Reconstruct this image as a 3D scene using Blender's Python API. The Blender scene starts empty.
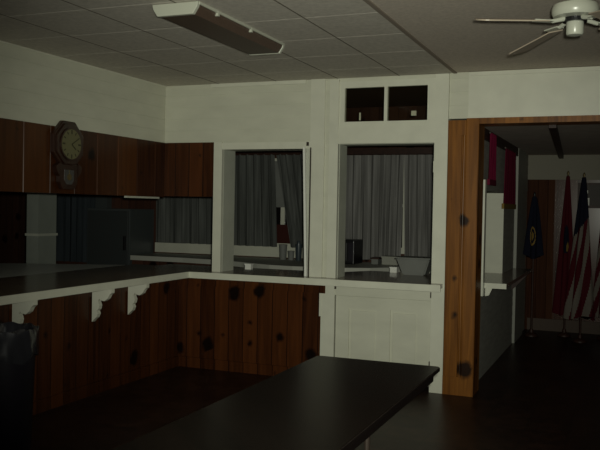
import bpy, bmesh, math, random
from mathutils import Vector, Matrix
random.seed(7)
S = bpy.context.scene
COL = S.collection
PI = math.pi

# ------------------------------------------------------------ materials
def mat(name, col, rough=0.6, spec=0.4, metal=0.0, var=0.0, vscale=(6, 6, 6), bump=0.0, bscale=40, coat=0.0):
    m = bpy.data.materials.new(name); m.use_nodes = True
    nt = m.node_tree; b = nt.nodes['Principled BSDF']
    b.inputs['Base Color'].default_value = (*col, 1)
    b.inputs['Roughness'].default_value = rough
    b.inputs['Specular IOR Level'].default_value = spec
    b.inputs['Metallic'].default_value = metal
    b.inputs['Coat Weight'].default_value = coat
    b.inputs['Coat Roughness'].default_value = 0.25
    geo = nt.nodes.new('ShaderNodeNewGeometry')
    if var > 0:
        mp = nt.nodes.new('ShaderNodeMapping'); mp.inputs['Scale'].default_value = vscale
        nt.links.new(geo.outputs['Position'], mp.inputs['Vector'])
        n = nt.nodes.new('ShaderNodeTexNoise'); n.inputs['Scale'].default_value = 1; n.inputs['Detail'].default_value = 5
        nt.links.new(mp.outputs['Vector'], n.inputs['Vector'])
        r = nt.nodes.new('ShaderNodeMapRange'); r.inputs[1].default_value = .3; r.inputs[2].default_value = .7
        r.inputs[3].default_value = 1 - var; r.inputs[4].default_value = 1 + var
        nt.links.new(n.outputs['Fac'], r.inputs[0])
        mx = nt.nodes.new('ShaderNodeVectorMath'); mx.operation = 'SCALE'
        mx.inputs[0].default_value = col
        nt.links.new(r.outputs[0], mx.inputs['Scale']); nt.links.new(mx.outputs[0], b.inputs['Base Color'])
    if bump > 0:
        n2 = nt.nodes.new('ShaderNodeTexNoise'); n2.inputs['Scale'].default_value = bscale; n2.inputs['Detail'].default_value = 3
        nt.links.new(geo.outputs['Position'], n2.inputs['Vector'])
        bp = nt.nodes.new('ShaderNodeBump'); bp.inputs['Strength'].default_value = bump; bp.inputs['Distance'].default_value = .01
        nt.links.new(n2.outputs['Fac'], bp.inputs['Height']); nt.links.new(bp.outputs['Normal'], b.inputs['Normal'])
    return m

def wood(name, dark, light, width=0.15, rough=0.38, coat=0.0, spec=.2, crough=.2, groove=0.05, knots=True):
    """knotty boards standing upright: tone per board, grain along z, knots, dark grooves"""
    m = bpy.data.materials.new(name); m.use_nodes = True
    nt = m.node_tree; N = nt.nodes.new; L = nt.links.new
    b = nt.nodes['Principled BSDF']; b.inputs['Roughness'].default_value = rough
    b.inputs['Coat Weight'].default_value = coat; b.inputs['Coat Roughness'].default_value = crough; b.inputs['Specular IOR Level'].default_value = spec
    geo = N('ShaderNodeNewGeometry'); sp = N('ShaderNodeSeparateXYZ'); L(geo.outputs['Position'], sp.inputs[0])
    def M(op, a, c=None):
        n = N('ShaderNodeMath'); n.operation = op
        for i, v in enumerate((a, c)):
            if v is None: continue
            if isinstance(v, (int, float)): n.inputs[i].default_value = v
            else: L(v, n.inputs[i])
        return n.outputs[0]
    s = M('ADD', sp.outputs[0], sp.outputs[1])
    q = M('DIVIDE', M('ADD', s, 20.03), width)
    idx = M('FLOOR', q); fr = M('FRACT', q)
    wn = N('ShaderNodeTexWhiteNoise'); wn.noise_dimensions = '1D'; L(idx, wn.inputs['W'])
    cb = N('ShaderNodeCombineXYZ')
    L(M('MULTIPLY', s, 22), cb.inputs[0]); L(M('MULTIPLY', wn.outputs['Value'], 40), cb.inputs[1]); L(M('MULTIPLY', sp.outputs[2], 1.3), cb.inputs[2])
    g = N('ShaderNodeTexNoise'); g.inputs['Scale'].default_value = 1.2; g.inputs['Detail'].default_value = 6; g.inputs['Distortion'].default_value = .6
    L(cb.outputs[0], g.inputs['Vector'])
    f = M('ADD', M('MULTIPLY', wn.outputs['Value'], .55), M('MULTIPLY', M('SUBTRACT', g.outputs['Fac'], .3), 1.0))
    rp = N('ShaderNodeValToRGB'); rp.color_ramp.elements[0].position = .05; rp.color_ramp.elements[1].position = .95
    rp.color_ramp.elements[0].color = (*dark, 1); rp.color_ramp.elements[1].color = (*light, 1)
    L(f, rp.inputs[0]); out = rp.outputs[0]
    def darken(col, fac):
        mx = N('ShaderNodeMix'); mx.data_type = 'RGBA'; L(fac, mx.inputs['Factor'])
        L(col, mx.inputs[6]); mx.inputs[7].default_value = (dark[0] * .12, dark[1] * .1, dark[2] * .1, 1)
        return mx.outputs[2]
    if knots:
        cv = N('ShaderNodeCombineXYZ'); kn = N('ShaderNodeTexNoise'); kn.inputs['Scale'].default_value = 14; L(geo.outputs['Position'], kn.inputs['Vector'])
        L(M('ADD', M('MULTIPLY', s, 3.6), M('MULTIPLY', kn.outputs['Fac'], .22)), cv.inputs[0]); L(M('ADD', M('MULTIPLY', sp.outputs[2], 3.0), M('MULTIPLY', kn.outputs['Fac'], .15)), cv.inputs[1])
        vo = N('ShaderNodeTexVoronoi'); vo.voronoi_dimensions = '2D'; vo.inputs['Scale'].default_value = 1; L(cv.outputs[0], vo.inputs['Vector'])
        kr = N('ShaderNodeMapRange'); kr.inputs[1].default_value = -.03; kr.inputs[2].default_value = .07
        kr.inputs[3].default_value = .95; kr.inputs[4].default_value = 0
        sc = N('ShaderNodeSeparateColor'); L(vo.outputs['Color'], sc.inputs[0])
        rad = M('MULTIPLY', M('MAXIMUM', M('SUBTRACT', sc.outputs[0], .52), -.2), .42)
        L(M('SUBTRACT', vo.outputs['Distance'], rad), kr.inputs[0]); out = darken(out, kr.outputs[0])
    if groove > 0:
        gr = M('LESS_THAN', fr, groove); out = darken(out, M('MULTIPLY', gr, .85))
        bp = N('ShaderNodeBump'); bp.inputs['Strength'].default_value = .5; bp.inputs['Distance'].default_value = .004
        L(M('SUBTRACT', 1, gr), bp.inputs['Height']); L(bp.outputs['Normal'], b.inputs['Normal'])
    L(out, b.inputs['Base Color'])
    return m

WHITE = mat('white_paint', (.60, .60, .49), .45, .35, var=.06, vscale=(3, 3, 8))
WHITE2 = mat('white_gloss_paint', (.66, .66, .55), .35, .45, var=.05)
JAMB = mat('jamb_paint', (.50, .51, .43), .5, .3, var=.06)
PINE = wood('knotty_pine_boards', (.024, .0065, .0015), (.105, .032, .008), .155)
PINE_WIDE = wood('wide_pine_boards', (.024, .006, .0012), (.098, .031, .006), .31, groove=0, rough=.3)
PINE_CASE = wood('varnished_pine_casing', (.050, .014, .002), (.34, .132, .020), .115, groove=0)
PINE_FAR = wood('far_room_panelling', (.035, .013, .007), (.085, .035, .018), .13, rough=.5, coat=.38, spec=.05, knots=False, crough=.21)
PINE_DULL = wood('dull_far_panelling', (.035, .013, .007), (.085, .035, .018), .13, rough=.6, spec=.03, knots=False)
PINE_KIT = wood('kitchen_panelling', (.05, .022, .015), (.10, .045, .03), .13, rough=.4)
TILE = mat('ceiling_tile', (.60, .56, .49), .9, .1, var=.10, vscale=(30, 30, 30), bump=.3, bscale=120)
TILE_GRID = mat('tile_joint', (.16, .14, .11), .9, .1)
PLASTER = mat('plain_ceiling_paint', (.60, .53, .45), .85, .15, var=.10, vscale=(40, 40, 40), bump=.3, bscale=140)
TOP = mat('brown_laminate', (.20, .16, .125), .2, .5, var=.15)
WORKTOP = mat('pale_worktop', (.88, .90, .84), .35, .4, var=.05)
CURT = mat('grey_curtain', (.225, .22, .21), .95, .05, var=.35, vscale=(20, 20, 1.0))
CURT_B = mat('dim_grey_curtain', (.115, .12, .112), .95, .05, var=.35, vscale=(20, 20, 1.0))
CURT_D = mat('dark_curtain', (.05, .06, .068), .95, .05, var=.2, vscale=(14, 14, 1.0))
DARKGLASS = mat('night_pane', (.010, .008, .008), .08, .5)
BLACK = mat('black_plastic', (.008, .008, .009), .35, .4)
BAG = mat('bin_liner', (.025, .025, .03), .22, .6)
BIN = mat('dark_bin', (.014, .012, .018), .5, .3)
GREY = mat('grey_paint', (.20, .205, .19), .6, .3, var=.08)
GREYWALL = mat('grey_siding', (.34, .33, .29), .7, .2, var=.12, vscale=(4, 4, 30))
DGREY = mat('dark_grey_enamel', (.075, .085, .085), .4, .4)
TABLE_W = wood('table_veneer', (.0045, .0024, .0018), (.012, .0062, .0045), .26, rough=.26, coat=.0, groove=0, knots=False)
TABLE_W.node_tree.nodes['Principled BSDF'].inputs['Specular IOR Level'].default_value = .025
TABLE_E = mat('table_edge', (.012, .008, .007), .4, .4)
STEEL = mat('brown_steel', (.06, .045, .035), .4, .5, metal=.4)
FANW = mat('fan_enamel', (.47, .48, .40), .28, .5)
FANB = mat('fan_blade', (.36, .30, .23), .45, .4, var=.1)
LENS = mat('light_diffuser', (.085, .055, .040), .45, .3, var=.15, vscale=(60, 60, 60))
CLOCKW = mat('dark_walnut', (.030, .012, .007), .35, .5, var=.3, vscale=(20, 20, 4))
DIAL = mat('cream_dial', (.15, .14, .07), .5, .3)
INK = mat('black_ink', (.05, .045, .025), .6, .2)
BRASS = mat('brass', (.16, .12, .05), .4, .5, metal=.5)
PENDG = mat('pendulum_glass', (.085, .082, .075), .1, .6)
NAVY = mat('navy_cloth', (.007, .008, .017), .85, .1)
RED = mat('red_cloth', (.060, .005, .009), .8, .1)
MAROON = mat('maroon_cloth', (.14, .006, .03), .75, .15, var=.2, vscale=(40, 40, 3))
PALEC = mat('white_cloth', (.15, .13, .11), .85, .1)
GOLD = mat('gold_fringe', (.22, .14, .03), .7, .2)
DWOOD = mat('dark_beam_wood', (.035, .014, .009), .5, .3, var=.3, vscale=(20, 2, 20))
FARCEIL = mat('far_ceiling_board', (.55, .48, .42), .9, .1, var=.08)
PAPER = mat('white_card', (.80, .80, .74), .6, .2)

# vinyl tile floor with joints
def floor_mat():
    m = bpy.data.materials.new('worn_floor_tile'); m.use_nodes = True
    nt = m.node_tree; N = nt.nodes.new; L = nt.links.new; b = nt.nodes['Principled BSDF']
    geo = N('ShaderNodeNewGeometry')
    br = N('ShaderNodeTexBrick'); br.offset = 0; br.inputs['Scale'].default_value = 1
    br.inputs['Brick Width'].default_value = .305; br.inputs['Row Height'].default_value = .305; br.inputs['Mortar Size'].default_value = .004
    br.inputs['Color1'].default_value = (.020, .009, .0065, 1); br.inputs['Color2'].default_value = (.031, .015, .010, 1)
    br.inputs['Mortar'].default_value = (.013, .008, .006, 1)
    L(geo.outputs['Position'], br.inputs['Vector'])
    n = N('ShaderNodeTexNoise'); n.inputs['Scale'].default_value = 9; n.inputs['Detail'].default_value = 6
    L(geo.outputs['Position'], n.inputs['Vector'])
    r = N('ShaderNodeMapRange'); r.inputs[1].default_value = .3; r.inputs[2].default_value = .7; r.inputs[3].default_value = .6; r.inputs[4].default_value = 1.5
    L(n.outputs['Fac'], r.inputs[0])
    mx = N('ShaderNodeVectorMath'); mx.operation = 'SCALE'; L(br.outputs['Color'], mx.inputs[0]); L(r.outputs[0], mx.inputs['Scale'])
    L(mx.outputs[0], b.inputs['Base Color']); b.inputs['Roughness'].default_value = .38; b.inputs['Specular IOR Level'].default_value = .15
    return m
FLOOR = floor_mat()

def glass_mat():
    m = bpy.data.materials.new('window_glass'); m.use_nodes = True
    nt = m.node_tree; nt.nodes.clear(); N = nt.nodes.new
    tr = N('ShaderNodeBsdfTransparent'); tr.inputs[0].default_value = (.85, .85, .80, 1)
    gl = N('ShaderNodeBsdfGlossy'); gl.inputs['Roughness'].default_value = .03
    fr = N('ShaderNodeFresnel'); fr.inputs['IOR'].default_value = 1.13
    mx = N('ShaderNodeMixShader'); out = N('ShaderNodeOutputMaterial')
    nt.links.new(fr.outputs[0], mx.inputs[0]); nt.links.new(tr.outputs[0], mx.inputs[1]); nt.links.new(gl.outputs[0], mx.inputs[2])
    nt.links.new(mx.outputs[0], out.inputs['Surface'])
    return m
GLASS = glass_mat()

# ------------------------------------------------------------ mesh helpers
def B(): return bmesh.new()
def box(bm, x0, x1, y0, y1, z0, z1, mi=0, bev=0.0):
    t = bmesh.new()
    vs = [t.verts.new((x, y, z)) for x in (x0, x1) for y in (y0, y1) for z in (z0, z1)]
    for f in ((0, 1, 3, 2), (4, 6, 7, 5), (0, 4, 5, 1), (2, 3, 7, 6), (0, 2, 6, 4), (1, 5, 7, 3)):
        t.faces.new([vs[i] for i in f]).material_index = mi
    if bev: bmesh.ops.bevel(t, geom=t.edges[:], offset=bev, segments=2, affect='EDGES', profile=.5)
    merge(bm, t); return bm
def merge(bm, t, mtx=None):
    if mtx: bmesh.ops.transform(t, matrix=mtx, verts=t.verts)
    me = bpy.data.meshes.new('tmp'); t.to_mesh(me); t.free(); bm.from_mesh(me); bpy.data.meshes.remove(me)
def prism(bm, pts, axis, a, b, mi=0, bev=0):
    """extrude the 2-D outline pts between a and b along axis (0: pts=(y,z), 1: (x,z), 2: (x,y))"""
    t = bmesh.new()
    def P(p, v): return (v, p[0], p[1]) if axis == 0 else (p[0], v, p[1]) if axis == 1 else (p[0], p[1], v)
    A = [t.verts.new(P(p, a)) for p in pts]; C = [t.verts.new(P(p, b)) for p in pts]; n = len(pts)
    t.faces.new(A); t.faces.new(C[::-1])
    for i in range(n): t.faces.new((A[i], C[i], C[(i + 1) % n], A[(i + 1) % n]))
    for f in t.faces: f.material_index = mi
    bmesh.ops.recalc_face_normals(t, faces=t.faces)
    if bev: bmesh.ops.bevel(t, geom=t.edges[:], offset=bev, segments=2, affect='EDGES', profile=.5)
    merge(bm, t); return bm
def cyl(bm, p, q, r, r2=None, n=16, mi=0):
    p = Vector(p); q = Vector(q); d = q - p; t = bmesh.new()
    bmesh.ops.create_cone(t, cap_ends=True, segments=n, radius1=r, radius2=r if r2 is None else r2, depth=d.length)
    for f in t.faces: f.material_index = mi
    merge(bm, t, Matrix.Translation((p + q) / 2) @ d.to_track_quat('Z', 'Y').to_matrix().to_4x4()); return bm
def lathe(bm, prof, c, n=32, mi=0):
    t = bmesh.new(); rings = []
    for r, z in prof:
        rings.append([t.verts.new((c[0] + r * math.cos(2 * PI * i / n), c[1] + r * math.sin(2 * PI * i / n), c[2] + z)) for i in range(n)])
    for a, b in zip(rings, rings[1:]):
        for i in range(n): t.faces.new((a[i], a[(i + 1) % n], b[(i + 1) % n], b[i])).material_index = mi
    t.faces.new(rings[0][::-1]); t.faces.new(rings[-1])
    merge(bm, t); return bm
def tube(bm, pts, r, n=8):
    for a, b in zip(pts, pts[1:]): cyl(bm, a, b, r, n=n)
    return bm
def siding(bm, axis, c, a0, a1, z0, z1, step=.115, out=-1, d=.012):
    """lapped boards on a plane; each board a wedge that leans out at its foot"""
    z = z0
    while z < z1 - 1e-4:
        t = min(z + step, z1)
        if axis == 1: prism(bm, [(c, z), (c + out * d, z), (c + out * .003, t), (c, t)], 0, a0, a1)
        else: prism(bm, [(c, z), (c + out * d, z), (c + out * .003, t), (c, t)], 1, a0, a1)
        z = t
    return bm

# ------------------------------------------------------------ object helpers
def root_of(o):
    while o.parent: o = o.parent
    return o
def obj(name, bm, mats, parent=None, loc=None, smooth=False, label=None):
    if not isinstance(mats, (list, tuple)): mats = [mats]
    base = Vector(loc) if loc is not None else (root_of(parent).location.copy() if parent else Vector((0, 0, 0)))
    bmesh.ops.translate(bm, vec=-base, verts=bm.verts)
    me = bpy.data.meshes.new(name); bm.to_mesh(me); bm.free()
    for m in mats: me.materials.append(m)
    if smooth:
        for p in me.polygons: p.use_smooth = True
        me.set_sharp_from_angle(angle=math.radians(40))
    o = bpy.data.objects.new(name, me); COL.objects.link(o)
    if parent: o.parent = parent
    else: o.location = base
    if label: o['label'] = label
    return o
def tag(o, label, cat, group=None):
    o['label'] = label; o['category'] = cat
    if group: o['group'] = group
    return o
def thing(name, loc, label, cat, group=None):
    o = bpy.data.objects.new(name, None); COL.objects.link(o); o.location = loc; o.empty_display_size = .1
    return tag(o, label, cat, group)
def struct(name, bm, mats, parent=None, label=None):
    o = obj(name, bm, mats, parent, smooth=False)
    if not parent:
        o['kind'] = 'structure'
        if label: o['label'] = label
    return o

H = 2.79            # ceiling of the front room
ZS = .958           # counter height
T = .20             # wall thickness
X1 = 8.2; Y0 = -9.6  # far extents of the front room
KY = 3.3            # kitchen back wall
KX = -5.4
FY = 4.35           # far wall of the flag room
FH = 2.37
SX = 3.05           # side wall face in the flag room

# ------------------------------------------------------------ shell
struct('floor', box(B(), KX - .2, X1 + .2, Y0 - .2, FY + .2, -.12, 0), FLOOR, label='dark red brown tiled floor')

# ceiling: tiles on the left, plain board on the right; lower ceilings behind
bm = B()
xs = [0, .61, 1.22, 1.83, 2.41, 2.90]
ys = [Y0 + .61 * i for i in range(17)]
ys = [y for y in ys if y < -.02] + [0]
for a, b_ in zip(xs, xs[1:]):
    for c, d in zip(ys, ys[1:]):
        box(bm, a, b_, c + .002, d - .002, H, H + .05, 0)
box(bm, -.1, 2.90, Y0, 0, H + .006, H + .06, 1)
for x in xs[1:-1]: box(bm, x - .005, x + .005, Y0, 0, H - .001, H + .001, 1)
box(bm, 2.895, 2.925, Y0, 0, H - .004, H + .006, 3)
box(bm, 2.90, X1 + .2, Y0, T, H + .004, H + .06, 2)
box(bm, -.1, 2.9, 0, T, H + .004, H + .06, 2)
struct('ceiling', bm, [TILE, TILE_GRID, PLASTER, mat('ceiling_edge', (.28, .235, .19), .9, .1)], label='tiled ceiling beside a plain painted ceiling')
struct('ceiling_kitchen', box(box(B(), KX - .1, -.12, Y0, KY + .1, 2.95, 3.03), -.12, SX - .21, T, KY + .1, 2.95, 3.03), mat('kitchen_ceiling_board', (.16, .10, .065), .85, .1), label='dim kitchen ceiling')
struct('ceiling_far', box(B(), SX - .21, 7.2, T, FY + .2, FH, FH + .08), FARCEIL, label='low dim ceiling of the flag room')

# left wall: only the part above the serving opening
bm = B()
box(bm, -.12, 0, Y0, 0, 2.215, 3.0)
siding(bm, 0, 0, Y0, 0, 2.225, H, out=1, d=.008)
struct('wall_left', bm, WHITE, label='white lapped board wall above the clock')
# back wall: above the frieze and window, pier, over the doorway, all with lapped boards
bm = B()
box(bm, -.12, 1.575, 0, T, 2.215, 3.0)
box(bm, 1.575, SX, .02, T, H + .01, 3.0)
siding(bm, 1, 0, 0, 1.575, 2.225, H - .04, d=.008)
box(bm, 1.575, 1.83, .0, T, .10, H + .05)          # pier between the openings
siding(bm, 1, 0, 1.71, 1.825, 2.2, H, d=.008)
box(bm, 2.745, 2.86, .005, T, 0, H + .05)          # behind the right casing
box(bm, 1.83, 2.745, .005, T, 2.745, H + .05)
box(bm, 2.86, X1, 0, T, 2.395, H + .05)            # above the wide doorway
siding(bm, 1, 0, 2.865, 3.03, 2.395, H, d=.010)
box(bm, 5.2, X1, 0, T, 0, 2.395)
struct('wall_back', bm, WHITE, label='white board wall facing the camera')
struct('wall_right', box(B(), X1, X1 + .15, Y0, T, 0, H + .05), WHITE)
struct('wall_front', box(B(), KX, X1, Y0 - .15, Y0, 0, H + .05), WHITE)
# mouldings on the white walls
bm = B()
box(bm, .52, 1.52, -.014, 0, H - .035, H)
box(bm, 0, .012, Y0, 0, H - .012, H)
struct('trim_1', bm, WHITE2, label='white moulding under the ceiling')
bm = B()
box(bm, 3.03, X1, -.018, 0, 2.395, H)
box(bm, 3.04, X1, -.030, -.018, H - .035, H - .012)
box(bm, 3.03, X1, -.028, -.018, 2.395, 2.415)
struct('trim_2', bm, WHITE2, label='smooth white board over the wide doorway')

# pine frieze hanging round the corner over the serving opening
bm = B()
y = -1.74 - .31 * 11
while y < -.02:                                             # boards with chamfered long edges
    a, b_ = y, min(y + .31, -.001); c = .005
    prism(bm, [(-.10, a), (.012 - c, a), (.012, a + c), (.012, b_ - c), (.012 - c, b_), (-.10, b_)], 2, 1.68, 2.222)
    y += .31
struct('trim_9', bm, PINE_WIDE, label='knotty pine frieze over the left serving opening')
bm = B()
box(bm, .012, .575, -.012, .10, 1.69, 2.222)
struct('trim_10', bm, PINE, label='short knotty pine frieze in the corner')
bm = B()
box(bm, -.02, .010, -.66, -.10, 1.662, 1.68)
tag(obj('shelf_strip', bm, JAMB, loc=(0, -.36, 1.662)), 'thin white strip under the left pine frieze near the corner', 'trim')

# ------------------------------------------------------------ window_1: left opening in the back wall
bm = B()
box(bm, .570, .660, -.022, .02, ZS, 2.222)                  # left casing
box(bm, .66, 1.575, -.018, .01, 2.150, 2.215)               # head casing
w1 = struct('window_1', bm, WHITE2, label='white framed serving opening left of the pier')
bm = B(); box(bm, .575, .662, .02, T + .06, ZS, 2.20); box(bm, .662, 1.535, .01, T + .06, 2.152, 2.2)
struct('jamb', bm, JAMB, w1)
bm = B()
prism(bm, [(1.515, 2.16), (1.533, 2.16), (1.575, ZS + .004), (1.553, ZS + .004)], 1, -.045, -.010)
struct('sliding_sash_edge', bm, PAPER, w1)
bm = B(); box(bm, 1.578, 1.590, -.024, -.002, ZS + .002, 2.16); struct('groove_strip', bm, STEEL, w1)
bm = B(); box(bm, 1.535, 1.575, -.008, T, ZS, 2.16)
struct('side_jamb', bm, JAMB, w1)
bm = B(); box(bm, 1.545, 1.565, -.035, -.005, 2.175, 2.21); struct('latch', bm, STEEL, w1)

# ------------------------------------------------------------ door_1: old door frame with transom, serving hatch and panelled lower leaf
bm = B()
box(bm, 1.575, 1.715, -.018, .0, ZS, H)                     # flat pier board
box(bm, 1.765, 1.853, -.026, .02, ZS, 2.775)                # left casing
box(bm, 2.745, 2.862, -.030, .02, 0, H - .004, 0)           # right casing to the floor
box(bm, 1.853, 2.745, -.020, .03, 2.190, 2.350)             # head rail
d1 = struct('door_1', bm, WHITE2, label='white door frame with transom and serving hatch')
bm = B(); box(bm, 1.83, 1.857, .02, T + .02, ZS, 2.2); box(bm, 2.732, 2.75, .02, T + .02, ZS, 2.2); box(bm, 1.85, 2.74, .03, T + .02, 2.187, 2.24)
struct('jamb', bm, JAMB, d1)
bm = B()
for x0, x1, z0, z1 in ((1.853, 1.905, 2.35, 2.755), (2.672, 2.745, 2.35, 2.755), (1.905, 2.672, 2.35, 2.390), (1.905, 2.672, 2.697, 2.755), (2.278, 2.308, 2.39, 2.697)):
    box(bm, x0, x1, -.012, .035, z0, z1)
tf = struct('transom_frame', bm, WHITE2, d1)
bm = B(); box(bm, 1.905, 2.278, .010, .016, 2.39, 2.697); struct('pane', bm, GLASS, tf)
bm = B(); box(bm, 2.308, 2.672, .010, .016, 2.39, 2.697); struct('pane', bm, GLASS, tf)
bm = B(); box(bm, 2.035, 2.050, .020, .028, 2.405, 2.475); struct('reflection_mark', bm, PAPER, tf)  # white chips added as painted reflections on the transom glass
bm = B(); box(bm, 2.520, 2.565, .020, .028, 2.435, 2.478); struct('reflection_mark', bm, PAPER, tf)  # second chip, bright reflection imitated in white
# lower leaf
bm = B()
box(bm, 1.715, 1.848, -.026, .005, 0, .905)                 # left stile board
box(bm, 1.700, 1.720, -.030, .0, .60, .815)
ll = struct('lower_casing', bm, WHITE2, d1)
bm = B()
box(bm, 1.855, 2.742, .004, .04, .045, .905)
box(bm, 1.848, 2.746, -.020, .004, .805, .905)              # rail under the shelf
# panels: frame of stiles and rails, leaf-shaped raised fields
for x0, x1 in ((1.858, 1.985), (2.255, 2.375), (2.632, 2.740)): box(bm, x0, x1, -.010, .004, .05, .80)
for z0, z1 in ((.695, .80), (.05, .21)):
    for x0, x1 in ((1.985, 2.255), (2.375, 2.632)): box(bm, x0, x1, -.010, .004, z0, z1)
for x0, x1 in ((2.01, 2.230), (2.40, 2.607)): box(bm, x0, x1, -.004, .004, .235, .67, bev=.003)
lf = struct('panelled_leaf', bm, WHITE, d1)
bm = B(); box(bm, 2.738, 2.748, -.035, -.008, .83, .88); box(bm, 2.738, 2.748, -.035, -.008, .20, .27); box(bm, 1.846, 1.862, -.03, -.01, .86, .90); struct('hinge', bm, STEEL, d1)
bm = B(); box(bm, 2.735, 2.752, -.012, .012, 1.93, 2.03); struct('hinge', bm, WHITE2, d1)

# ------------------------------------------------------------ wide doorway with pine lining
bm = B()
box(bm, 2.863, 2.984, -.030, T, 0, 2.375, bev=.006)
box(bm, 2.97, 3.03, -.010, T, 0, 2.335)
cyl(bm, (3.002, -.012, .16), (3.002, -.012, 2.25), .011, n=14)
box(bm, 3.020, 3.130, -.034, T + .05, 0, 2.395, bev=.006)
box(bm, 2.863, 3.02, -.034, -.02, 2.250, 2.378)
box(bm, 2.863, 3.130, -.038, -.02, 0, .16)
t3 = struct('door_2', bm, PINE_CASE, label='varnished pine post of the wide doorway')
bm = B(); box(bm, 3.130, 5.20, -.03, T, 2.345, 2.395); struct('header', bm, PINE_CASE, t3)
bm = B(); box(bm, 5.08, 5.20, -.03, T, 0, 2.345); struct('post', bm, PINE_CASE, t3)

# ------------------------------------------------------------ bar counter
bc = thing('bar_counter', (0.2, -.2, 0), 'long L shaped bar counter with dark top, white edge and knotty pine front', 'counter')
XB = -.57; YB = .36; YC = -5.2
def Lshape(z0, z1, xf, yf, xb, yb, y0, x1):
    return [(xf, y0), (xf, yf), (x1, yf), (x1, yb), (xb, yb), (xb, y0)]
bm = B()
prism(bm, [(.40, YC), (.40, -.185), (2.845, -.185), (2.845, .02), (2.73, .02), (2.73, YB), (1.855, YB), (1.855, .02), (1.535, .02), (1.535, YB),
           (.662, YB), (.662, .0), (.575, .0), (.575, YB), (XB, YB), (XB, YC)], 2, ZS - .035, ZS + .002)
obj('countertop', bm, TOP, bc)
bm = B()
prism(bm, [(.416, YC), (.416, -.2), (2.862, -.2), (2.862, -.186), (.401, -.186), (.401, YC)], 2, ZS - .055, ZS + .004)
obj('edge_band', bm, WHITE2, bc)
bm = B()
box(bm, .06, .20, YC, .0, 0, ZS - .036)
box(bm, .20, 1.712, -.012, .10, 0, ZS - .036)
obj('front_panel', bm, PINE, bc)
bm = B()
box(bm, .20, .214, YC, -.026, ZS - .13, ZS - .036)
box(bm, .20, 1.757, -.030, -.012, ZS - .145, ZS - .036)
obj('top_rail', bm, PINE, bc)
bm = B()
box(bm, .20, .216, YC, -.03, 0, .10); box(bm, .216, 1.70, -.03, -.012, 0, .10)
obj('kick_board', bm, PINE, bc)
def corbel(y):
    z = ZS - .056
    pts = [(.214, z), (.405, z), (.405, z - .035), (.385, z - .05), (.365, z - .085), (.335, z - .105), (.30, z - .10), (.285, z - .085),
           (.272, z - .11), (.285, z - .145), (.278, z - .175), (.262, z - .19), (.272, z - .215), (.258, z - .245), (.236, z - .262), (.214, z - .285)]
    bm = B(); prism(bm, pts, 1, y - .022, y + .022)
    obj('corbel', bm, WHITE2, bc)
for y in (-2.36, -1.42, -.90, -3.3): corbel(y)

# pale worktop lying behind the bar
wt = thing('work_table', (-1.25, -1.6, 0), 'pale topped work table behind the left bar', 'table')
bm = B(); prism(bm, [(-.60, -3.6), (-.60, .34), (-.70, .36), (-1.75, -.12), (-1.93, -.25), (-1.93, -3.6)], 2, ZS - .05, ZS - .012, bev=.004); obj('tabletop', bm, WORKTOP, wt)
for x, y in ((-.7, -3.4), (-.7, .15), (-1.8, -.45), (-1.8, -3.4)):
    bm = B(); cyl(bm, (x, y, 0), (x, y, ZS - .05), .03); obj('leg', bm, DGREY, wt)

# ------------------------------------------------------------ kitchen behind
bm = B(); box(bm, KX, SX - .21, KY, KY + .15, 0, 3.0)
struct('wall_kitchen_back', bm, PINE_KIT, label='dim panelled wall of the kitchen')
struct('wall_kitchen_left', box(B(), KX - .15, KX, Y0, KY + .15, 0, 3.0), PINE_KIT)
def window(n, x0, x1, z0, z1, mull, label):
    bm = B(); y = KY
    for a in ((x0 - .08, x0, z0 - .08, z1 + .08), (x1, x1 + .08, z0 - .08, z1 + .08), (x0, x1, z1, z1 + .08), (x0, x1, z0 - .08, z0)): box(bm, a[0], a[1], y - .03, y, a[2], a[3])
    for mx in mull: box(bm, mx - .03, mx + .03, y - .028, y - .002, z0, z1)
    box(bm, x0, x1, y - .024, y - .002, (z0 + z1) / 2 - .02, (z0 + z1) / 2 + .02)
    w = struct('window_%d' % n, bm, WHITE2, label=label)
    bm = B(); box(bm, x0, x1, y - .012, y - .004, z0, z1); struct('pane', bm, DARKGLASS, w)
    return w
w2 = window(2, -1.6, .5, 1.12, 2.2, (-.11,), 'curtained window behind the left serving opening')
window(3, .95, 2.6, 1.1, 2.2, (1.63,), 'curtained window behind the right serving opening')
bm = B(); box(bm, -1.62, .52, KY - .045, KY - .034, 1.60, 2.24); struct('roller_shade', bm, GREY, w2)
bm = B(); box(bm, -.22, .50, KY - .045, KY - .034, 1.10, 1.36); struct('lower_board', bm, mat('dark_red_board', (.05, .012, .008), .6, .2), w2)
bm = B(); box(bm, -2.16, .78, KY - .035, KY, .905, 1.045)
struct('trim_3', bm, WHITE2, label='white splashback board under the curtains')
bm = B(); box(bm, -2.2, SX - .22, KY - .10, KY - .0, 2.32, 2.40)
struct('trim_4', bm, DWOOD, label='dark pelmet rail over the curtains')

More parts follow.
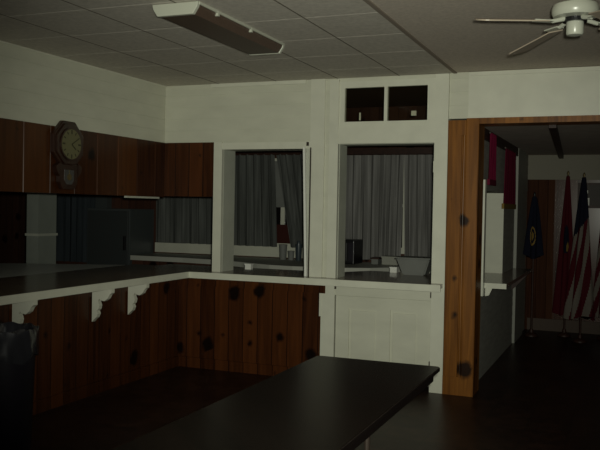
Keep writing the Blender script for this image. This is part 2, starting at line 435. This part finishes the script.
def curtain(name, x0t, x1t, x0b, x1b, z0, z1, m, label, y=KY - .09, folds=9, group=None):
    bm = B(); nx, nz = folds * 10, 14; g = []
    for side in (0, 1):
        rows = []
        for k in range(nz + 1):
            v = k / nz; z = z1 + (z0 - z1) * v; row = []
            for i in range(nx + 1):
                u = i / nx
                x = (x0t + (x1t - x0t) * u) * (1 - v) + (x0b + (x1b - x0b) * u) * v
                a = .016 + .016 * v
                yy = y + a * math.sin(u * folds * 2 * PI + .7 * math.sin(u * 7 + v * 2)) + .35 * a * math.sin(u * folds * 4.7 * PI + 1.3)
                row.append(bm.verts.new((x, yy + .004 * side, z)))
            rows.append(row)
        g.append(rows)
    for s, rows in enumerate(g):
        for k in range(nz):
            for i in range(nx):
                q = (rows[k][i], rows[k][i + 1], rows[k + 1][i + 1], rows[k + 1][i])
                bm.faces.new(q if s == 0 else q[::-1])
    A, C = g
    for k in range(nz):
        bm.faces.new((A[k][0], A[k + 1][0], C[k + 1][0], C[k][0])); bm.faces.new((A[k][nx], C[k][nx], C[k + 1][nx], A[k + 1][nx]))
    for i in range(nx):
        bm.faces.new((A[0][i], C[0][i], C[0][i + 1], A[0][i + 1])); bm.faces.new((A[nz][i], A[nz][i + 1], C[nz][i + 1], C[nz][i]))
    o = obj(name, bm, m, loc=((x0t + x1t) / 2, y, z0), smooth=True)
    return tag(o, label, 'curtain', group)
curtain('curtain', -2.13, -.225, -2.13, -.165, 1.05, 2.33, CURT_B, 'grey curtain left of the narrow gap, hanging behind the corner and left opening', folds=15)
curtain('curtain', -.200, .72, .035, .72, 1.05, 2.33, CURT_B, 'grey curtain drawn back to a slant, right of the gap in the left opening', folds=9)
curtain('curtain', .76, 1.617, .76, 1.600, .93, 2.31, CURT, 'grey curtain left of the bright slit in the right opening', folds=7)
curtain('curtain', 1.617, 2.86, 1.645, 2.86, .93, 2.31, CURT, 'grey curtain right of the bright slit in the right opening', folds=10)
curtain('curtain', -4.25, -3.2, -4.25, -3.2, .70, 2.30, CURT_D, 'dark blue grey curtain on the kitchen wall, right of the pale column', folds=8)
# upper kitchen detail: door post and tall cabinet by the curtains
bm = B(); box(bm, -3.17, -2.96, KY - .12, KY, 0, 2.95)
struct('trim_5', bm, DGREY, label='dim grey post on the kitchen wall')
cb = thing('tall_cabinet', (-2.56, KY - .35, 0), 'dark grey upright cabinet against the kitchen wall, left of the curtains', 'cabinet')
bm = B(); box(bm, -2.94, -2.20, KY - .62, KY - .01, 0, 1.535); obj('body', bm, DGREY, cb)
bm = B(); box(bm, -2.915, -2.225, KY - .645, KY - .62, .12, 1.505, bev=.006); dr = obj('door', bm, mat('charcoal_enamel', (.05, .056, .056), .4, .4), cb)
bm = B(); box(bm, -2.275, -2.25, KY - .69, KY - .645, .95, 1.15, bev=.005); obj('handle', bm, BLACK, dr)

bm = B(); box(bm, -1.81, -1.65, .10, .40, 0, 2.95)
co = struct('pillar', bm, mat('pale_column_paint', (.27, .29, .255), .6, .3, var=.05), label='pale square column behind the bar')
bm = B(); box(bm, -1.822, -1.638, .088, .412, 1.235, 1.262); struct('band', bm, JAMB, co)

# kitchen counter along the back
kc = thing('kitchen_counter', (0, 2.6, 0), 'white topped kitchen counter with curved front under the curtains', 'counter')
fr = [(-2.05, 2.46), (-1.2, 2.44), (-.6, 2.34), (-.2, 2.18), (.1, 2.02), (.3, 1.94), (.62, 1.90), (.95, 1.95), (1.25, 2.05), (1.5, 2.2), (1.68, 2.42), (1.8, 2.6), (2.80, 2.62)]
bm = B(); prism(bm, fr + [(2.80, KY - .14), (-2.05, KY - .14)], 2, .832, .898, bev=.006); obj('worktop', bm, mat('kitchen_worktop', (.50, .50, .44), .5, .3), kc)
fr2 = [(x, y + .05) for x, y in fr]
bm = B(); prism(bm, fr2 + [(2.80, KY - .15), (-2.05, KY - .15)], 2, 0, .832); obj('body', bm, PINE_KIT, kc)

# things on the kitchen counter
def item_box(name, x0, x1, y0, y1, z0, z1, m, label, cat, bev=.006, extra=None):
    t = thing(name, ((x0 + x1) / 2, (y0 + y1) / 2, z0), label, cat)
    bm = B(); box(bm, x0, x1, y0, y1, z0, z1, bev=bev); obj('body', bm, m, t)
    return t
ZK = .898
t = item_box('countertop_appliance', .82, 1.155, 2.62, 3.0, ZK, 1.205, BLACK, 'black boxy appliance on the kitchen counter in the right opening', 'appliance', .012)
bm = B(); box(bm, .84, 1.06, 2.605, 2.62, ZK + .04, 1.17, bev=.004); obj('front_door', bm, BLACK, t)
bm = B(); box(bm, 1.08, 1.145, 2.61, 2.62, ZK + .04, 1.17); obj('control_strip', bm, BIN, t)
t = item_box('carton', 1.45, 1.735, 2.85, 3.05, ZK, 1.0, mat('white_carton', (.36, .36, .31), .6, .2), 'low white box on the kitchen counter below the bright curtain slit', 'box')
bm = B(); box(bm, 1.445, 1.74, 2.845, 3.055, .985, 1.004); obj('lid', bm, bpy.data.materials['white_carton'], t)
t = item_box('carton', 1.315, 1.405, 2.84, 3.0, ZK, .965, GREY, 'small grey box between the black appliance and the low white box', 'box')
bm = B(); box(bm, 1.31, 1.42, 2.83, 3.01, .965, .985); obj('lid', bm, DWOOD, t)
# tapered tub
t = thing('storage_tub', (2.2, 1.22, ZS - .03), 'pale grey tub with slanting side at the right of the right opening', 'tub')
def taper(bm, c, hx0, hy0, hx1, hy1, z0, z1):
    tb = bmesh.new()
    lo = [tb.verts.new((c[0] + sx * hx0, c[1] + sy * hy0, z0)) for sx, sy in ((-1, -1), (1, -1), (1, 1), (-1, 1))]
    hi = [tb.verts.new((c[0] + sx * hx1, c[1] + sy * hy1, z1)) for sx, sy in ((-1, -1), (1, -1), (1, 1), (-1, 1))]
    tb.faces.new(lo[::-1]); tb.faces.new(hi)
    for i in range(4): tb.faces.new((lo[i], lo[(i + 1) % 4], hi[(i + 1) % 4], hi[i]))
    bmesh.ops.bevel(tb, geom=tb.edges[:], offset=.012, segments=2, affect='EDGES'); merge(bm, tb); return bm
obj('body', taper(B(), (2.30, 1.20), .115, .10, .175, .14, ZS - .03, 1.10), GREY, t)
bm = B(); box(bm, 2.118, 2.482, 1.053, 1.347, 1.096, 1.11, bev=.004); obj('rim', bm, GREY, t)
# cups and a bottle by the left opening
def cup(x, y, r, h, m, name, label, cat, lid):
    t = thing(name, (x, y, ZK), label, cat)
    obj('body', lathe(B(), [(r * .8, 0), (r * .85, .01), (r, h * .95), (r, h)], (x, y, ZK), 20), m, t, smooth=True)
    if lid: obj('cap', lathe(B(), [(r * .5, h), (r * .5, h + .04), (r * .42, h + .045)], (x, y, ZK), 16), m, t, smooth=True)
    else: obj('rim', lathe(B(), [(r * 1.06, h - .008), (r * 1.06, h + .004)], (x, y, ZK), 20), m, t, smooth=True)
cup(.045, 2.95, .055, .20, GREY, 'canister', 'tall pale grey canister, leftmost on the kitchen counter in the left opening', 'canister', False)
cup(.175, 2.92, .045, .12, GREY, 'canister', 'short grey canister right of the tall pale one in the left opening', 'canister', False)
cup(.30, 2.88, .045, .22, mat('blue_grey_bottle', (.05, .065, .075), .3, .5), 'bottle', 'dark blue grey bottle on the kitchen counter in the left opening', 'bottle', True)
cup(.43, 2.85, .05, .16, GREY, 'canister', 'pale canister nearest the pier in the left opening', 'canister', False)
t = item_box('small_box', .535, .605, .78, .84, ZS - .03, .985, PAPER, 'small white box behind the sill of the left opening', 'box', .004)
bm = B(); box(bm, .532, .608, .777, .843, .975, .990); obj('lid', bm, PAPER, t)
t = item_box('small_box', 2.0, 2.075, 1.28, 1.36, ZS - .03, .985, PAPER, 'small white box behind the sill of the right opening', 'box', .004)
bm = B(); box(bm, 1.997, 2.078, 1.277, 1.363, .975, .990); obj('lid', bm, PAPER, t)
# low dark shelf that carries the small boxes just inside the wall
sh = thing('inner_shelf', (1.1, .9, 0), 'dark shelf counter just inside the serving openings', 'shelf')
bm = B(); prism(bm, [(-.5, .42), (2.8, .42), (2.8, 1.0), (2.35, 1.42), (1.75, 1.42), (1.5, 1.0), (-.5, 1.0)], 2, ZS - .06, ZS - .03); obj('shelf_board', bm, TOP, sh)
for x, y in ((-.4, .7), (1.2, .7), (2.6, .7), (2.05, 1.3)):
    bm = B(); cyl(bm, (x, y, 0), (x, y, ZS - .06), .025); obj('leg', bm, DGREY, sh)

# ------------------------------------------------------------ flag room on the right
bm = B()
box(bm, SX - .21, SX, T, FY, 0, .885); box(bm, SX - .21, SX, T, FY, 1.80, FH); box(bm, SX - .21, SX, T, FY, FH, 3.0)
box(bm, SX - .21, SX, T, .60, .885, 1.80); box(bm, SX - .21, SX, 2.13, FY, .885, 1.80)
siding(bm, 0, SX, T, FY, 0, .88, out=1, d=.006)
siding(bm, 0, SX, T, FY, 1.88, FH, out=1, d=.006)
struct('wall_inner', bm, GREYWALL, label='grey boarded side wall of the flag room')
bm = B(); box(bm, SX - .22, SX + .004, 2.10, 2.13, .90, 1.80)
w4 = struct('window_4', bm, WHITE, label='white far jamb of the pass-through in the side wall')
bm = B(); box(bm, SX, SX + .03, .66, .755, .80, 1.895); struct('casing', bm, WHITE2, w4)
bm = B(); box(bm, SX - .22, SX + .002, .60, .78, .95, 1.80); struct('near_jamb', bm, JAMB, w4)
sf = thing('wall_shelf', (SX + .13, 1.9, .80), 'dark sill shelf with white edge under the side wall opening', 'shelf')
bm = B(); box(bm, SX + .002, SX + .23, .775, 3.04, .885, .915); box(bm, SX - .23, SX + .002, .79, 2.095, .888, .915); obj('shelf_board', bm, TOP, sf)
bm = B(); box(bm, SX + .002, SX + .232, .757, .775, .868, .918); obj('edge_band', bm, WHITE2, sf)
bm = B(); prism(bm, [(SX + .034, .868), (SX + .10, .868), (SX + .07, .80), (SX + .034, .79)], 1, .77, .80); obj('bracket', bm, WHITE2, sf)
bm = B(); prism(bm, [(SX + .004, .868), (SX + .20, .868), (SX + .05, .70), (SX + .004, .66)], 1, 2.9, 2.93); obj('bracket', bm, DWOOD, sf)
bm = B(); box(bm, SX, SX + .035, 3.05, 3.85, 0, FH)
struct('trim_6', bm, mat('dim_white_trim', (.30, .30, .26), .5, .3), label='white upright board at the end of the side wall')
bm = B(); box(bm, SX, SX + .03, T, 3.05, FH - .10, FH)
struct('trim_7', bm, DWOOD, label='dark wood rail along the side wall top')
bm = B(); prism(bm, [(3.68, T), (3.74, T), (3.51, FY), (3.45, FY)], 2, FH - .05, FH)
struct('ceiling_beam', bm, DWOOD, label='dark wooden strip on the low ceiling')
bm = B(); box(bm, SX, 3.41, FY - .008, FY, 0, 2.05); struct('trim_11', bm, PINE_DULL, label='dull dark panelling in the far corner')
bm = B(); box(bm, SX - .21, 7.2, FY, FY + .15, 0, FH)
struct('wall_far', bm, PINE_FAR, label='varnished wood panelling behind the flags')
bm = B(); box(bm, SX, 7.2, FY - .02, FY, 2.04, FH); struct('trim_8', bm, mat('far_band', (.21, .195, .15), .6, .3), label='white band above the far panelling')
bm = B(); box(bm, SX + .04, 7.2, FY - .025, FY, 0, .16); struct('baseboard_far', bm, mat('far_base', (.075, .05, .035), .6, .3), label='baseboard under the far panelling')
struct('wall_flag_room_right', box(B(), 7.05, 7.2, T, FY, 0, FH), PINE_FAR)

# flags
def drape(c, z0, z1, r0, r1, emb, folds, seed, skew=0.0, e=1.0, bottom=None):
    """cloth gathered about its pole: narrow at the finial, wide at the hem"""
    bm = B(); n, k = 112, 84; rows = []
    rnd = random.Random(seed); ph = rnd.random() * 6
    for j in range(k + 1):
        v = j / k; row = []
        R0 = r0 + (r1 - r0) * (v ** e)
        for i in range(n):
            a = 2 * PI * i / n
            fold = 1 + (.10 + .22 * v) * math.sin(folds * a + ph + 1.5 * v) * min(1, v * 4)
            zz = z1 + (z0 - z1) * v
            if v > .9: zz += (v - .9) * 10 * .03 * math.sin(2 * a + ph)
            row.append(bm.verts.new((c[0] + skew * v + R0 * fold * math.cos(a), c[1] + .62 * R0 * fold * math.sin(a), zz)))
        rows.append(row)
    for j in range(k):
        for i in range(n):
            f = bm.faces.new((rows[j][i], rows[j][(i + 1) % n], rows[j + 1][(i + 1) % n], rows[j + 1][i]))
            f.material_index = emb(i / n, (j + .5) / k)
    bm.faces.new(rows[0][::-1]); bm.faces.new(rows[-1])
    bmesh.ops.recalc_face_normals(bm, faces=bm.faces)
    return bm
def flag(x, y, ztip, z0, z1, r1, mats, emb, folds, seed, label, skew=0, fin=BRASS, e=1.0):
    t = thing('flag', (x, y, 0), label, 'flag')
    bm = B(); cyl(bm, (x, y, .05), (x, y, ztip - .06), .013, n=12); obj('pole', bm, DWOOD, t)
    obj('finial', lathe(B(), [(.004, -.07), (.014, -.065), (.010, -.055), (.016, -.03), (.010, -.01), (.002, .0)], (x, y, ztip), 12), fin, t, smooth=True)
    obj('base', lathe(B(), [(.085, 0), (.085, .015), (.07, .035), (.03, .05), (.022, .09)], (x, y, 0), 24), DWOOD, t, smooth=True)
    obj('cloth', drape((x, y), z0, z1, .022, r1, emb, folds, seed, skew, e), mats, t, smooth=True)
def e_navy(u, v):
    # gold seal on the front of the cloth
    a = (u - .72 + .5) % 1 - .5; r = math.hypot(a * 3.2, (v - .66) * 1.5)
    return 1 if (r < .11 or (.19 < r < .24)) else 0
def e_red(u, v):
    a = (u - .74 + .5) % 1 - .5
    if math.hypot(a * 2.6, (v - .46) * 2.6) < .26: return 1 if math.hypot((a - .05) * 2.6, (v - .52) * 2.6) > .10 else 2
    return 0
def e_us(u, v):
    a = (u - .75 + .5) % 1 - .5
    if v < .34 - .35 * a: return 2
    s = v * 2.6 + a * 7.0
    return 0 if (s % 1.1) < .62 else 1
def e_us2(u, v):
    return 0 if (v * 4 + u * 8) % 1.0 < .5 else 1
flag(3.21, 3.75, 1.86, 1.03, 1.80, .105, [NAVY, GOLD], e_navy, 5, 3, 'short navy flag with gold seal, leftmost of the flags', fin=BLACK, e=.65)
flag(3.60, 3.95, 2.14, .30, 2.07, .12, [RED, NAVY, GOLD], e_red, 5, 11, 'red flag with navy patch, left of the striped flag', e=.9)
flag(3.815, 3.55, 2.10, .30, 2.04, .15, [RED, PALEC, NAVY], e_us, 5, 5, 'furled red and white striped flag with navy top', skew=-.01, e=.8)
flag(4.075, 3.95, 2.12, .30, 2.05, .12, [RED, PALEC], e_us2, 5, 9, 'red and white flag at the right edge of the photo', e=.9)

# picture on the far wall
pf = thing('picture_frame', (3.86, FY - .015, 1.70), 'dark framed picture with pale panels on the far wall behind the flags', 'picture')
bm = B()
for x0, x1, z0, z1 in ((3.70, 4.02, 1.665, 1.70), (3.70, 4.02, 1.97, 2.0), (3.70, 3.725, 1.70, 1.97), (3.995, 4.02, 1.70, 1.97)): box(bm, x0, x1, FY - .032, FY - .001, z0, z1)
obj('frame', bm, DWOOD, pf)
bm = B(); box(bm, 3.725, 3.995, FY - .016, FY - .001, 1.70, 1.97); obj('mount', bm, mat('picture_mount', (.03, .02, .015), .5, .3), pf)
bm = B(); box(bm, 3.735, 3.85, FY - .02, FY - .016, 1.70, 1.80); obj('print', bm, PAPER, pf)
bm = B(); box(bm, 3.74, 3.83, FY - .02, FY - .016, 1.86, 1.90); obj('print', bm, PAPER, pf)

# hanging maroon banners
def banner(ya, yb, x, z0, z1, fm, label):
    w = yb - ya; yc = (ya + yb) / 2
    t = thing('hanging_banner', (x, yc, z0), label, 'banner')
    bm = B(); nx, nz = 30, 16; g = []
    for s in (0, 1):
        rows = []
        for k in range(nz + 1):
            v = k / nz; rows.append([])
            for i in range(nx + 1):
                u = i / nx
                ww = w * (.72 + .28 * v ** .7)
                rows[-1].append(bm.verts.new((x + .010 * math.sin(u * 34 + v) + .005 * s, yc + (u - .5) * ww, z1 + (z0 + .05 - z1) * v)))
        g.append(rows)
    for s, rows in enumerate(g):
        for k in range(nz):
            for i in range(nx): bm.faces.new((rows[k][i], rows[k][i + 1], rows[k + 1][i + 1], rows[k + 1][i]))
    A, C = g
    for k in range(nz):
        bm.faces.new((A[k][0], A[k + 1][0], C[k + 1][0], C[k][0])); bm.faces.new((A[k][nx], C[k][nx], C[k + 1][nx], A[k + 1][nx]))
    for i in range(nx):
        bm.faces.new((A[0][i], C[0][i], C[0][i + 1], A[0][i + 1])); bm.faces.new((A[nz][i], A[nz][i + 1], C[nz][i + 1], C[nz][i]))
    bmesh.ops.recalc_face_normals(bm, faces=bm.faces)
    obj('cloth', bm, MAROON, t, smooth=True)
    bm = B(); box(bm, x - .010, x + .014, yc - w / 2, yc + w / 2, z0, z0 + .055); obj('fringe', bm, fm, t)
    bm = B(); cyl(bm, (x, yc - w * .4, z1), (x, yc + w * .4, z1), .010, n=10); obj('rod', bm, DWOOD, t)
banner(.74, 1.14, SX + .045, 1.85, 2.345, MAROON, 'plain maroon banner nearest the pine doorway post')
banner(1.72, 2.72, SX + .045, 1.63, 2.28, GOLD, 'maroon banner with gold fringe, farther along the side wall')

# ------------------------------------------------------------ wall clock
CY = -1.56; CZ = 2.085
ck = thing('wall_clock', (.012, CY, 1.70), 'dark octagonal pendulum wall clock with cream dial on the pine frieze', 'clock')
def octo(r, k=1): return [(CY + r * math.cos(PI / 8 + PI / 4 * i), CZ + r * math.sin(PI / 8 + PI / 4 * i) * k) for i in range(8)]
bm = B(); prism(bm, octo(.205), 0, .014, .055, bev=.008); prism(bm, octo(.180), 0, .055, .068, bev=.005)
obj('case', bm, CLOCKW, ck)
bm = B(); cyl(bm, (.068, CY, CZ), (.078, CY, CZ), .133, n=40); bz = obj('bezel', bm, CLOCKW, ck, smooth=True)
bm = B(); cyl(bm, (.078, CY, CZ), (.0805, CY, CZ), .122, n=40); dl = obj('dial', bm, DIAL, bz)
for k in range(12):
    bm = B(); a = 2 * PI * k / 12; t = bmesh.new()
    l = .034 if k % 3 == 0 else .024
    bmesh.ops.create_cube(t, size=1); bmesh.ops.scale(t, vec=(.002, .009 if k % 3 else .013, l), verts=t.verts)
    merge(bm, t, Matrix.Translation((.0812, CY + .100 * math.sin(a), CZ + .100 * math.cos(a))) @ Matrix.Rotation(-a, 4, 'X'))
    obj('numeral_mark', bm, INK, bz)
for nm, a, l, w in (('hour_hand', 2.25, .066, .010), ('minute_hand', 1.05, .10, .007)):
    bm = B(); t = bmesh.new(); bmesh.ops.create_cube(t, size=1); bmesh.ops.scale(t, vec=(.002, w, l), verts=t.verts); bmesh.ops.translate(t, vec=(0, 0, l / 2), verts=t.verts)
    merge(bm, t, Matrix.Translation((.083, CY, CZ)) @ Matrix.Rotation(-a, 4, 'X')); obj(nm, bm, INK, bz)
bm = B()
prism(bm, [(CY - .115, 1.92), (CY + .115, 1.92), (CY + .115, 1.77), (CY + .075, 1.715), (CY - .075, 1.715), (CY - .115, 1.77)], 0, .014, .056, bev=.006)
for s in (-1, 1):
    prism(bm, [(CY + s * .115, 1.93), (CY + s * .165, 1.90), (CY + s * .15, 1.85), (CY + s * .115, 1.82)], 0, .014, .06)
obj('pendulum_box', bm, CLOCKW, ck)
bm = B(); prism(bm, [(CY - .06, 1.875), (CY + .06, 1.875), (CY + .06, 1.79), (CY + .035, 1.755), (CY - .035, 1.755), (CY - .06, 1.79)], 0, .056, .060); pg = obj('pendulum_window', bm, PENDG, ck)
bm = B(); cyl(bm, (.060, CY, 1.815), (.063, CY, 1.815), .027, n=20); box(bm, .060, .062, CY - .003, CY + .003, 1.815, 1.873); obj('pendulum', bm, BRASS, pg)

# ------------------------------------------------------------ ceiling light
LX = 1.828; LA = -2.87; LB = -1.585
cl = thing('ceiling_light', (LX, (LA + LB) / 2, H - .08), 'long unlit fluorescent ceiling light with white ends', 'ceiling light')
prof = [(LX - .115, H - .070), (LX + .115, H - .070), (LX + .142, H - .030), (LX + .148, H - .002), (LX - .148, H - .002), (LX - .142, H - .030)]
bm = B(); prism(bm, prof, 1, LA + .03, LB - .03); obj('diffuser', bm, LENS, cl)
big = [(LX + (x - LX) * 1.05, min(H - .001, H - (H - z) * 1.06)) for x, z in prof]
for a, b_ in ((LA, LA + .03), (LB - .03, LB)):
    bm = B(); prism(bm, big, 1, a, b_, bev=.004); obj('end_cap', bm, FANW, cl)
bm = B()
for s in (-1, 1): box(bm, min(LX + s * .148, LX + s * .158), max(LX + s * .148, LX + s * .158), LA + .02, LB - .02, H - .018, H - .001)
obj('housing', bm, FANW, cl)
for y in (-2.62, -2.15):
    bm = B(); box(bm, LX + .138, LX + .160, y - .010, y + .010, H - .035, H - .006); obj('clip', bm, FANW, cl)

# ------------------------------------------------------------ ceiling fan
FX, FYY, FZ = 4.055, -2.755, 2.557
cf = thing('ceiling_fan', (FX, FYY, FZ - .12), 'white ceiling fan with pale blades at the upper right', 'ceiling fan')
c = (FX, FYY, 0)
obj('motor', lathe(B(), [(.035, 2.650), (.075, 2.644), (.106, 2.630), (.113, 2.612), (.113, 2.590), (.104, 2.572), (.06, 2.566)], c, 40), FANW, cf, smooth=True)
obj('downrod', lathe(B(), [(.034, 2.65), (.034, 2.73), (.065, 2.745), (.072, H)], c, 28), FANW, cf, smooth=True)
obj('flywheel', lathe(B(), [(.058, 2.568), (.058, 2.546)], c, 28), BLACK, cf)
obj('switch_housing', lathe(B(), [(.041, 2.548), (.042, 2.543), (.042, 2.490), (.037, 2.482), (.012, 2.478)], c, 28), FANW, cf, smooth=True)
RV = Vector((.926, .376, 0)).normalized(); FV = Vector((-.376, .926, 0)).normalized()
for deg, droop in ((187, .035), (110, .155), (8, .09), (290, .09)):
    a = math.radians(deg); d = RV * math.cos(a) + FV * math.sin(a); sd = Vector((-d.y, d.x, 0))
    C0 = Vector((FX, FYY, FZ))
    bm = B(); cyl(bm, C0 + d * .05 + Vector((0, 0, .005)), C0 + d * .12 + Vector((0, 0, -.012)), .012, .010, n=10)
    t = bmesh.new(); bmesh.ops.create_cube(t, size=1)
    mtx = Matrix((( d.x, sd.x, 0, 0), (d.y, sd.y, 0, 0), (0, 0, 1, 0), (0, 0, 0, 1)))
    bmesh.ops.scale(t, vec=(.10, .045, .006), verts=t.verts)
    merge(bm, t, Matrix.Translation(C0 + d * .165 + Vector((0, 0, -.012))) @ mtx)
    irn = obj('blade_iron', bm, FANW, cf)
    t = bmesh.new(); pts = []
    for i in range(9):
        q = PI / 2 - PI * i / 8; pts.append((.465 + .045 * math.cos(q), .066 * math.sin(q)))
    out = [(.15, .045)] + pts + [(.15, -.045)]
    lo = [t.verts.new((x, y, -.003)) for x, y in out]; hi = [t.verts.new((x, y, .003)) for x, y in out]
    t.faces.new(lo[::-1]); t.faces.new(hi)
    for i in range(len(out)): t.faces.new((lo[i], lo[(i + 1) % len(out)], hi[(i + 1) % len(out)], hi[i]))
    bm = B(); merge(bm, t, Matrix.Translation(C0 + Vector((0, 0, -.003))) @ mtx @ Matrix.Rotation(droop, 4, 'Y') @ Matrix.Rotation(math.radians(-15), 4, 'X'))
    obj('blade', bm, FANB, irn)

# ------------------------------------------------------------ folding table in front
TX0, TX1, TY0, TY1, TZ = 2.665, 3.392, -5.05, -2.60, .74
ft = thing('folding_table', ((TX0 + TX1) / 2, (TY0 + TY1) / 2, 0), 'long dark brown folding table in the foreground', 'table')
def rr(x0, x1, y0, y1, r, n=6):
    P = []
    for cx_, cy_, a0 in ((x1 - r, y1 - r, 0), (x0 + r, y1 - r, 90), (x0 + r, y0 + r, 180), (x1 - r, y0 + r, 270)):
        for i in range(n + 1):
            a = math.radians(a0 + 90 * i / n); P.append((cx_ + r * math.cos(a), cy_ + r * math.sin(a)))
    return P
bm = B(); prism(bm, rr(TX0 + .004, TX1 - .004, TY0 + .004, TY1 - .004, .028), 2, TZ - .02, TZ); obj('tabletop', bm, TABLE_W, ft)
bm = B(); prism(bm, rr(TX0, TX1, TY0, TY1, .03), 2, TZ - .022, TZ - .002, bev=.003); obj('edge_band', bm, TABLE_E, ft)
bm = B()
for x0, x1, y0, y1 in ((TX0 + .03, TX0 + .05, TY0 + .05, TY1 - .05), (TX1 - .05, TX1 - .03, TY0 + .05, TY1 - .05), (TX0 + .05, TX1 - .05, TY1 - .07, TY1 - .05), (TX0 + .05, TX1 - .05, TY0 + .05, TY0 + .07)):
    box(bm, x0, x1, y0, y1, TZ - .075, TZ - .022)
obj('apron', bm, TABLE_E, ft)
for y in (TY0 + .45, TY1 - 1.08):
    for x in (TX0 + .08, TX1 - .085):
        bm = B(); cyl(bm, (x, y, .012), (x, y, TZ - .03), .0135, n=14); lg = obj('leg', bm, STEEL, ft)
        bm = B(); cyl(bm, (x, y, 0), (x, y, .03), .018, n=14); obj('foot_cap', bm, BLACK, lg)
    bm = B(); cyl(bm, (TX0 + .08, y, .18), (TX1 - .085, y, .18), .010, n=12); obj('crossbar', bm, STEEL, ft)
    bm = B(); cyl(bm, ((TX0 + TX1) / 2, y, .18), ((TX0 + TX1) / 2, y + .35, TZ - .03), .008, n=10); obj('brace', bm, STEEL, ft)

# ------------------------------------------------------------ bin by the bar
bx, by, bh = .655, -2.95, .785
tb = thing('trash_can', (bx, by, 0), 'dark trash can with black plastic liner beside the bar', 'trash can')
obj('body', lathe(B(), [(.165, 0), (.172, .01), (.20, bh - .03), (.205, bh - .03), (.205, bh), (.195, bh), (.16, .03)], (bx, by, 0), 36), BIN, tb, smooth=True)
bm = B(); n = 72; rows = []; rnd = random.Random(4)
nz_ = [rnd.uniform(-1, 1) for _ in range(n)]
prof = [(.211, bh - .17), (.214, bh - .13), (.209, bh - .08), (.215, bh - .03), (.211, bh + .01), (.195, bh + .018), (.180, bh - .01), (.165, bh - .15), (.12, bh - .22)]
for j, (r, z) in enumerate(prof):
    rows.append([bm.verts.new((bx + (r + .004 * nz_[(i + 7 * j) % n] + .004 * math.sin(i * 1.3 + j)) * math.cos(2 * PI * i / n), by + (r + .004 * nz_[(i + 7 * j) % n]) * math.sin(2 * PI * i / n),
                 z + .008 * math.sin(i * .7 + j * 2) + (.02 * math.sin(i * .35) if j == 0 else 0))) for i in range(n)])
for a, b_ in zip(rows, rows[1:]):
    for i in range(n): bm.faces.new((a[i], a[(i + 1) % n], b_[(i + 1) % n], b_[i]))
bm.faces.new(rows[-1])
obj('liner', bm, BAG, tb, smooth=True)

# ------------------------------------------------------------ camera, flash, world
cam = bpy.data.cameras.new('camera'); co_ = bpy.data.objects.new('camera', cam); COL.objects.link(co_)
cam.sensor_width = 36; cam.sensor_fit = 'HORIZONTAL'; cam.lens = 48.32; cam.clip_start = .05
r = Vector((.92619387, .3765853, .01866591)); u = Vector((-.02539831, .01291987, .99959392)); f = Vector((-.37619122, .92629185, -.02153093))
CP = Vector((4.32006, -6.98779, 1.6))
co_.matrix_world = Matrix(((r.x, u.x, -f.x, CP.x), (r.y, u.y, -f.y, CP.y), (r.z, u.z, -f.z, CP.z), (0, 0, 0, 1)))
S.camera = co_

lt = bpy.data.lights.new('camera_flash', 'SPOT'); lo_ = bpy.data.objects.new('camera_flash', lt); COL.objects.link(lo_)
lt.energy = 750; lt.color = (.98, 1.0, .85); lt.shadow_soft_size = .03; lt.spot_size = math.radians(60); lt.spot_blend = 1.0
lo_.location = CP + u * .055 + r * .05
aim = Vector((1.8, 0, 1.9)) - lo_.location
lo_.rotation_euler = aim.to_track_quat('-Z', 'Y').to_euler()

w = bpy.data.worlds.new('world'); S.world = w; w.use_nodes = True
w.node_tree.nodes['Background'].inputs[0].default_value = (.02, .02, .022, 1); w.node_tree.nodes['Background'].inputs[1].default_value = .3
vs = S.view_settings; vs.view_transform = 'Standard'; vs.look = 'None'; vs.gamma = 1; vs.use_curve_mapping = False; vs.exposure = 0
